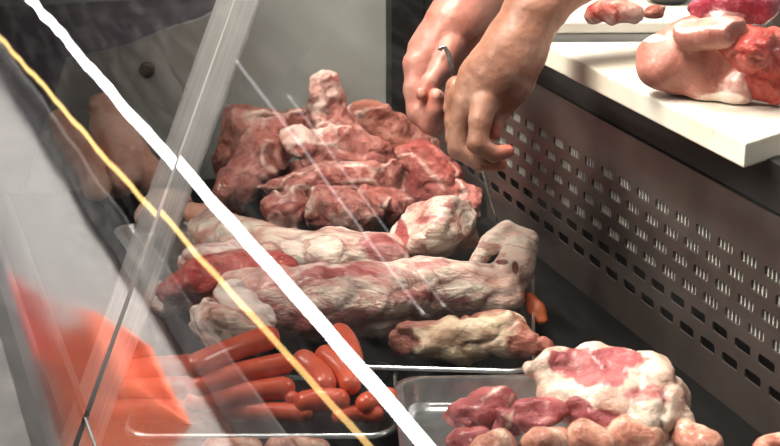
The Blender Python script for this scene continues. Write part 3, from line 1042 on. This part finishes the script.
# ------------------------------------------------------------------ frankfurters
def frank(label, a, b, rpx, bend=0.004):
    A, ta = pt(*a); B, tb = pt(*b)
    r = rpx * (ta + tb) / 2 / F
    A, B = Vector(A), Vector(B)
    d = (B - A).normalized()
    L = (B - A).length
    side = Vector((0, 0, 1)).cross(d).normalized()
    pts, rad = [], []
    N = 14
    for i in range(N + 1):
        u = i / N
        pts.append(A + d * L * u + side * bend * math.sin(math.pi * u)); rad.append(r * (1 + 0.03 * math.sin(7 * u + a[0])))
    head, hr, tail, tr = [], [], [], []
    for j in range(1, 6):
        an = j / 5.15 * math.pi / 2
        head.insert(0, A - d * r * math.sin(an)); hr.insert(0, r * math.cos(an))
        tail.append(B + d * r * math.sin(an)); tr.append(r * math.cos(an))
    P = head + pts + tail
    Q = hr + rad + tr
    base = (A + B) / 2
    base.z -= r
    V, Fc = tube_mesh([p - base for p in P], Q, 18)
    o = mesh_obj('frankfurter', V, Fc, M_SAUS)
    o.location = base
    return tag(o, label, 'sausage', 'orange frankfurters heaped by the front glass')


frank('topmost frankfurter touching the whitish knuckle lump', (196, 366, 0.075), (268, 338, 0.082), 12.5)
frank('frankfurter directly under the topmost one', (200, 386, 0.056), (283, 364, 0.06), 12)
frank('third frankfurter down in the stack pointing right', (196, 402, 0.04), (284, 388, 0.042), 11.5)
frank('lowest frankfurter along the tray rim', (206, 412, 0.022), (300, 413, 0.022), 10)
frank('frankfurter with blunt end turned to the lens beside the stack', (304, 362, 0.055), (324, 384, 0.045), 13)
frank('frankfurter behind the white reflection, upper of the right cluster', (340, 334, 0.06), (352, 362, 0.05), 11.5)
frank('frankfurter lying left of the white reflection', (326, 356, 0.06), (350, 384, 0.045), 11.5)
frank('short frankfurter crossing under the right cluster', (306, 402, 0.034), (338, 400, 0.034), 12)
frank('frankfurter at the right tray corner beyond the white reflection', (366, 404, 0.03), (388, 398, 0.03), 11)
frank('thin visible frankfurter at the bottom of the right cluster', (340, 416, 0.02), (376, 414, 0.02), 8.5)
frank('small frankfurter end poking out between stack and right cluster', (292, 398, 0.035), (306, 412, 0.025), 7.5)
for i, (a, b, lab) in enumerate([
        ((132, 372, 0.045), (192, 366, 0.05), 'hazy frankfurter left of the stack at the level of its second frankfurter'),
        ((126, 392, 0.03), (190, 388, 0.035), 'hazy frankfurter left of the stack in the middle'),
        ((120, 412, 0.02), (196, 412, 0.02), 'hazy frankfurter at the bottom left of the tray')]):
    frank(lab, a, b, 12)

# unseen crates added across the aisle to mirror orange and red haze
def crate(label, x1, y0, y1, z0, z1, mat):
    t = empty('crate', (x1 - 0.15, (y0 + y1) / 2, z0), label, 'crate')
    x0 = x1 - 0.16
    bm = bmesh.new()
    for lo, hi in (((x0, y0, z0), (x1, y1, z0 + 0.02)), ((x0, y0, z0 + 0.02), (x0 + 0.02, y1, z1)), ((x1 - 0.02, y0, z0 + 0.02), (x1, y1, z1)), ((x0 + 0.02, y0, z0 + 0.02), (x1 - 0.02, y0 + 0.02, z1)), ((x0 + 0.02, y1 - 0.02, z0 + 0.02), (x1 - 0.02, y1, z1))):
        add_box(bm, lo, hi)
    bm_obj('walls', bm, mat, t)
    bm = bmesh.new()
    for z in (0.3, 0.6, 0.9):
        zc = z0 + (z1 - z0) * z
        add_box(bm, (x1, y0, zc - 0.012), (x1 + 0.012, y1, zc + 0.012))
    bm_obj('ribs', bm, mat, t)
    return t


M_ORANGE = simple_mat('orange_plastic', (190, 92, 66), (222, 128, 98), 0.6, 0, 16)
M_REDP = simple_mat('red_plastic', (150, 66, 58), (180, 92, 82), 0.6, 0, 7)
M_PALEP = simple_mat('pale_plastic', (150, 148, 144), (184, 182, 178), 0.5, 0, 5)
crate('added pale crate, unseen, mirrored in the glass, at the bottom of its stack', -0.42, 3.16, 3.72, -0.9, -0.44, M_PALEP)
crate('added orange crate, unseen, mirrored as orange haze, on top of a pale crate', -0.42, 3.20, 3.66, -0.439, -0.25, M_ORANGE)
crate('second added pale crate, unseen, mirrored in the glass under the red crate', -0.42, 3.80, 4.6, -0.9, -0.60, M_PALEP)
crate('added red crate, unseen, mirrored as red haze beyond the orange crate', -0.42, 3.82, 4.45, -0.599, -0.45, M_REDP)

# ------------------------------------------------------------------ meats on the boards
meat('pork_loin', 'thick pink pork loin with a flat cut face on the cutting board', 'meat', M_LOIN, [
    chain([(676, 62, 0.350, 34, 0.05), (700, 56, 0.355, 36, 0.05), (730, 52, 0.36, 30, 0.1)]), chain([(690, 34, 0.39, 18, 0.1), (730, 30, 0.40, 18, 0.3)]), chain([(700, 92, 0.322, 10, 0.5), (738, 92, 0.325, 12, 0.5), (756, 76, 0.34, 14, 0.3)]),
    chain([(654, 60, 0.35, 14, 0.3), (656, 74, 0.34, 14, 0.2)])], seed=77, floor=0.3125, noise=((16, 0.003), (60, 0.0015)), k=0.02, wrp=(0.006, 16), cut=(7, (0.15, 0.45)), edge=0.5, vox=0.0026,
    spots=[(722, 98, 26, 5, 1), (650, 38, 16, 4, 0.8)])
meat('meat_chunk', 'bright red fresh meat behind the pork loin at the right', 'meat', M_RAW, [
    chain([(732, 40, 0.385, 18, 0.2), (750, 48, 0.38, 22, 0.1), (776, 54, 0.37, 22, 0.2)]), chain([(762, 78, 0.34, 18, 0.4), (780, 86, 0.335, 18, 0.3)])], seed=72, floor=0.3125, ridge=(24, 0.005), noise=((30, 0.007), (80, 0.003)), wrp=(0.008, 18))
meat('meat_chunk', 'purplish red glossy meat at the top right behind the loin', 'meat', meat_mat('purple_red', [(110, 18, 28), (146, 46, 62), (184, 110, 126)], [(232, 212, 206), (196, 148, 154)], amp=0.5, scale=12, rough=0.3), [
    chain([(704, 14, 0.40, 14, 0.1), (728, 8, 0.41, 17, 0.2), (760, 2, 0.42, 20, 0.1)]), chain([(700, 8, 0.40, 12, 0.0), (716, -8, 0.41, 16, 0)]), chain([(716, 20, 0.40, 6, 1), (744, 18, 0.40, 6, 1)])], seed=73, floor=0.3125, spots=[(725, 16, 26, 4, 1)])
meat('bone_scrap', 'white and red bone scrap on the smaller board', 'meat', M_RAW, [
    chain([(596, 14, 0.325, 11, 0.5), (616, 8, 0.335, 16, 0.6), (634, 12, 0.33, 10, 0.9)])], seed=74, floor=0.3025, vox=0.0025, cut=(5, (0.2, 0.5)))
meat('meat_scrap', 'brown meat scrap at the right on the smaller board', 'meat', M_DRY, [
    chain([(650, 12, 0.325, 9, 0.2), (664, 12, 0.325, 9, 0.3)])], seed=75, floor=0.3025, vox=0.0025, cut=(5, (0.2, 0.5)))
# black bowl on the smaller board and a dark post by the right edge
bc, bt = pt(672, 8, 0.3035)
prof_b = [(0.0, 0.0), (0.022, 0.0), (0.033, 0.008), (0.041, 0.026), (0.044, 0.042), (0.042, 0.042), (0.038, 0.026), (0.030, 0.011), (0.0, 0.005)]
V, Fc = [], []
NS = 28
for (r_, z_) in prof_b:
    for q in range(NS):
        V.append((r_ * math.cos(2 * math.pi * q / NS), r_ * math.sin(2 * math.pi * q / NS), z_))
for a_ in range(len(prof_b) - 1):
    for q in range(NS):
        Fc.append((a_ * NS + q, a_ * NS + (q + 1) % NS, (a_ + 1) * NS + (q + 1) % NS, (a_ + 1) * NS + q))
bw = mesh_obj('bowl', V, Fc, simple_mat('black_enamel', (18, 18, 18), (34, 33, 32), 0.35))
bw.location = (bc[0] + 0.02, bc[1] + 0.05, 0.3023)
tag(bw, 'small black bowl at the top edge on the smaller board', 'bowl')
pa, _ = pt(768, 56, 0.2855)
po = prism('upright_post', [(pa[0] - 0.008, pa[1] - 0.02), (pa[0] + 0.09, pa[1] - 0.06), (pa[0] + 0.11, pa[1] - 0.01), (pa[0] + 0.012, pa[1] + 0.03)], 0.3125, 0.62, simple_mat('dark_brown_wood', (38, 30, 26), (62, 50, 44), 0.6), None, 0.004)
tag(po, 'dark brown upright post at the top right corner beside the red meat', 'post')

# ------------------------------------------------------------------ the butcher's arms
D1, D2 = 1.98, 2.12


def hand_chain(rows, D, k=None):
    out = []
    for rw in rows:
        px, py, dd, r = rw[:4]
        d = D + dd
        out.append((pd(px, py, d), r * d / F, rw[4] if len(rw) > 4 else 0.0, 0.0))
    c = dict(p=out)
    if k: c['k'] = k
    return c


def hand1():
    return [
        hand_chain([(646, -90, 0.05, 37), (583, -35, 0.02, 31), (534, 10, 0.0, 27), (515, 42, 0.0, 25)], D1, 0.02),
        hand_chain([(520, 44, 0.0, 27), (503, 72, 0.0, 25), (486, 96, 0.0, 19)], D1, 0.02),
        hand_chain([(510, 50, 0.0, 26), (482, 78, 0.012, 20), (468, 98, 0.012, 16)], D1, 0.02),
        hand_chain([(523, 60, 0.012, 18), (514, 84, 0.014, 16), (503, 104, 0.014, 12)], D1, 0.015),
        hand_chain([(485, 102, -0.010, 14), (480, 122, -0.016, 11.5), (478, 143, -0.018, 11)], D1, 0.004),
        hand_chain([(478, 144, -0.018, 10.8), (494, 154, -0.014, 8.6), (507, 151, -0.010, 7.4)], D1, 0.003),
        hand_chain([(467, 102, 0.006, 15), (460, 128, 0.010, 11.5), (459, 148, 0.010, 11)], D1, 0.0015),
        hand_chain([(459, 149, 0.010, 10.8), (480, 162, 0.006, 9.2), (500, 164, 0.008, 7.2)], D1, 0.0025),
        hand_chain([(460, 96, 0.024, 13), (455, 120, 0.028, 10.5), (456, 138, 0.029, 10)], D1, 0.003),
        hand_chain([(456, 138, 0.029, 9.8), (474, 156, 0.029, 8.6), (492, 156, 0.029, 7)], D1, 0.003),
        hand_chain([(456, 86, 0.042, 11), (453, 108, 0.046, 9.5), (456, 124, 0.047, 9)], D1, 0.004),
        hand_chain([(456, 124, 0.047, 8.6), (470, 140, 0.047, 7.6), (484, 142, 0.047, 6.5)], D1, 0.003),
        hand_chain([(508, 90, 0.016, 14), (500, 112, 0.016, 10), (495, 126, 0.012, 8), (494, 133, 0.010, 7)], D1, 0.004),
        # knuckles, tendons and the wrist bone
        hand_chain([(482, 103, -0.016, 6), (496, 78, -0.014, 4)], D1, 0.006), hand_chain([(463, 104, 0.0, 6), (484, 74, -0.004, 4)], D1, 0.006),
        hand_chain([(526, 48, -0.012, 9)], D1, 0.012),
    ]


def hand2():
    return [
        hand_chain([(504, -70, 0.04, 36, 1), (484, -22, 0.02, 31, 1), (467, 6, 0.01, 27, 1), (453, 27, 0.0, 24, 1)], D2, 0.02),
        hand_chain([(450, 28, 0.0, 26, 1), (434, 54, 0.0, 24, 1), (426, 70, 0.004, 20, 1)], D2, 0.02),
        hand_chain([(456, 40, 0.03, 26, 1), (440, 66, 0.035, 22, 1)], D2, 0.02),
        hand_chain([(418, 64, -0.016, 14, 1), (416, 88, -0.02, 12.5, 1), (419, 112, -0.022, 12, 1)], D2, 0.006),
        hand_chain([(419, 112, -0.022, 12, 1), (430, 124, -0.026, 11, 1)], D2, 0.005),
        hand_chain([(430, 124, -0.030, 10.5, 1), (435, 109, -0.044, 9.4, 1), (436.5, 97, -0.050, 8.2, 1)], D2, 0.003),
        hand_chain([(452, 44, -0.022, 13, 1), (441, 68, -0.034, 10.5, 1), (430, 82, -0.044, 9, 1), (422.5, 94, -0.046, 7.6, 1)], D2, 0.004),
        hand_chain([(418, 70, 0.012, 14, 1), (419, 104, 0.012, 12, 1), (434, 124, 0.008, 11, 1), (446, 112, 0.0, 9, 1)], D2, 0.006),
        hand_chain([(424, 74, 0.036, 13, 1), (424, 102, 0.036, 11, 1), (438, 120, 0.032, 10, 1), (448, 108, 0.026, 8, 1)], D2, 0.006),
        hand_chain([(430, 76, 0.056, 11, 1), (430, 98, 0.056, 9.5, 1), (442, 112, 0.052, 8.5, 1), (450, 102, 0.046, 7, 1)], D2, 0.006),
        hand_chain([(413, 62, -0.016, 8, 1)], D2, 0.01),
    ]


def skin_mat():
    k = NT('skin')
    v = k.coord()
    n1 = k.noise(v, 22, 5, 0.6)
    n2 = k.noise(v, 130, 3, 0.6)
    a = k.attr('fat')
    c1 = k.ramp(n1, [(0.25, (138, 96, 78)), (0.5, (164, 120, 100)), (0.75, (182, 142, 122))])
    c2 = k.ramp(n1, [(0.3, (160, 104, 90)), (0.5, (180, 126, 112)), (0.72, (198, 152, 138))])
    c = k.mix(a, c1, c2)
    cr = k.attr('dark')
    c = k.mix(cr, c, lin((206, 120, 104)))
    h = k.math('ADD', k.math('MULTIPLY', n1, 0.6), k.math('MULTIPLY', n2, 0.7))
    k.bsdf(c, 0.42, 0, 0.45, normal=k.bump(h, 0.5, 0.002), sss=0.2, sssr=(0.008, 0.003, 0.002))
    return k.m


M_SKIN = skin_mat()
V1, F1, a1 = sculpt(hand1(), vox=0.0021, k=0.01, noise=((40, 0.0016), (120, 0.0006)), seed=81)
V2, F2, a2 = sculpt(hand2(), vox=0.0021, k=0.01, noise=((40, 0.0016), (120, 0.0006)), seed=82)
for V_, a_, tips in ((V1, a1, [pd(510, 151, D1 - 0.012), pd(503, 163, D1 + 0.006), pd(495, 134, D1)]), (V2, a2, [pd(438, 98, D2 - 0.036), pd(426, 94, D2 - 0.05), pd(426, 128, D2 - .02)])):
    for tp in tips:
        a_['dark'] = np.maximum(a_['dark'], 0.75 * np.clip(1.3 - np.linalg.norm(V_ - tp, axis=1) / 0.018, 0, 1))
person = mesh_obj('person', np.concatenate([V1, V2]), np.concatenate([F1, F2 + len(V1)]), M_SKIN,
                  attrs=dict(fat=np.concatenate([a1['fat'], a2['fat']]), dark=np.concatenate([a1['dark'], a2['dark']])))
tag(person, 'bare forearms and hands of a person working with a metal hook over the meat', 'person')

# nails
M_NAIL = simple_mat('fingernail', (206, 150, 134), (222, 176, 162), 0.25, 0, 40, bump=0)


def nail(px, py, depth, rx, ry, ang):
    c = pd(px, py, depth)
    bm = bmesh.new()
    bmesh.ops.create_uvsphere(bm, u_segments=14, v_segments=10, radius=1.0)
    s = depth / F
    ca, sa = math.cos(ang), math.sin(ang)
    for v in bm.verts:
        x, y, z = v.co.x * rx * s, v.co.y * ry * s, v.co.z * 1.6 * s
        z -= (x * x) / (rx * s) * 0.35
        x, y = x * ca - y * sa, x * sa + y * ca
        v.co = Vector(c + right * x + up * y - fwd * z)
    return bm_obj('fingernail', bm, M_NAIL, person, True)


nail(421.5, 92.5, D2 - 0.0550, 4.4, 5.0, 0.4)
nail(437, 94, D2 - 0.0596, 4.6, 5.2, -0.1)

# metal hook held between the hands
pts = []
for q in [(440.0, 50.5, -0.05), (440.5, 48, -0.05), (442.5, 46.8, -0.05), (445.5, 48.2, -0.05), (448.5, 54, -0.05), (450.5, 62, -0.05), (452, 72, -0.048), (455, 82, -0.04), (462, 104, -0.02), (472, 136, 0.0)]:
    pts.append(pd(q[0], q[1], D2 + q[2]))
pts.append(pd(482, 168, 2.10)); pts.append(pd(490, 196, 2.10)); pts.append(pd(497, 222, 2.10))
rad = [0.0029] * (len(pts) - 3) + [0.0022, 0.0019, 0.0010]
V, Fc = tube_mesh(pts, rad, 12)
hk = mesh_obj('meat_hook', V, Fc, steel('hook_steel', (150, 150, 146), (190, 190, 184), 0.22, bump=0.0))
tag(hk, 'thin steel meat hook with curved top gripped by both hands', 'hook')
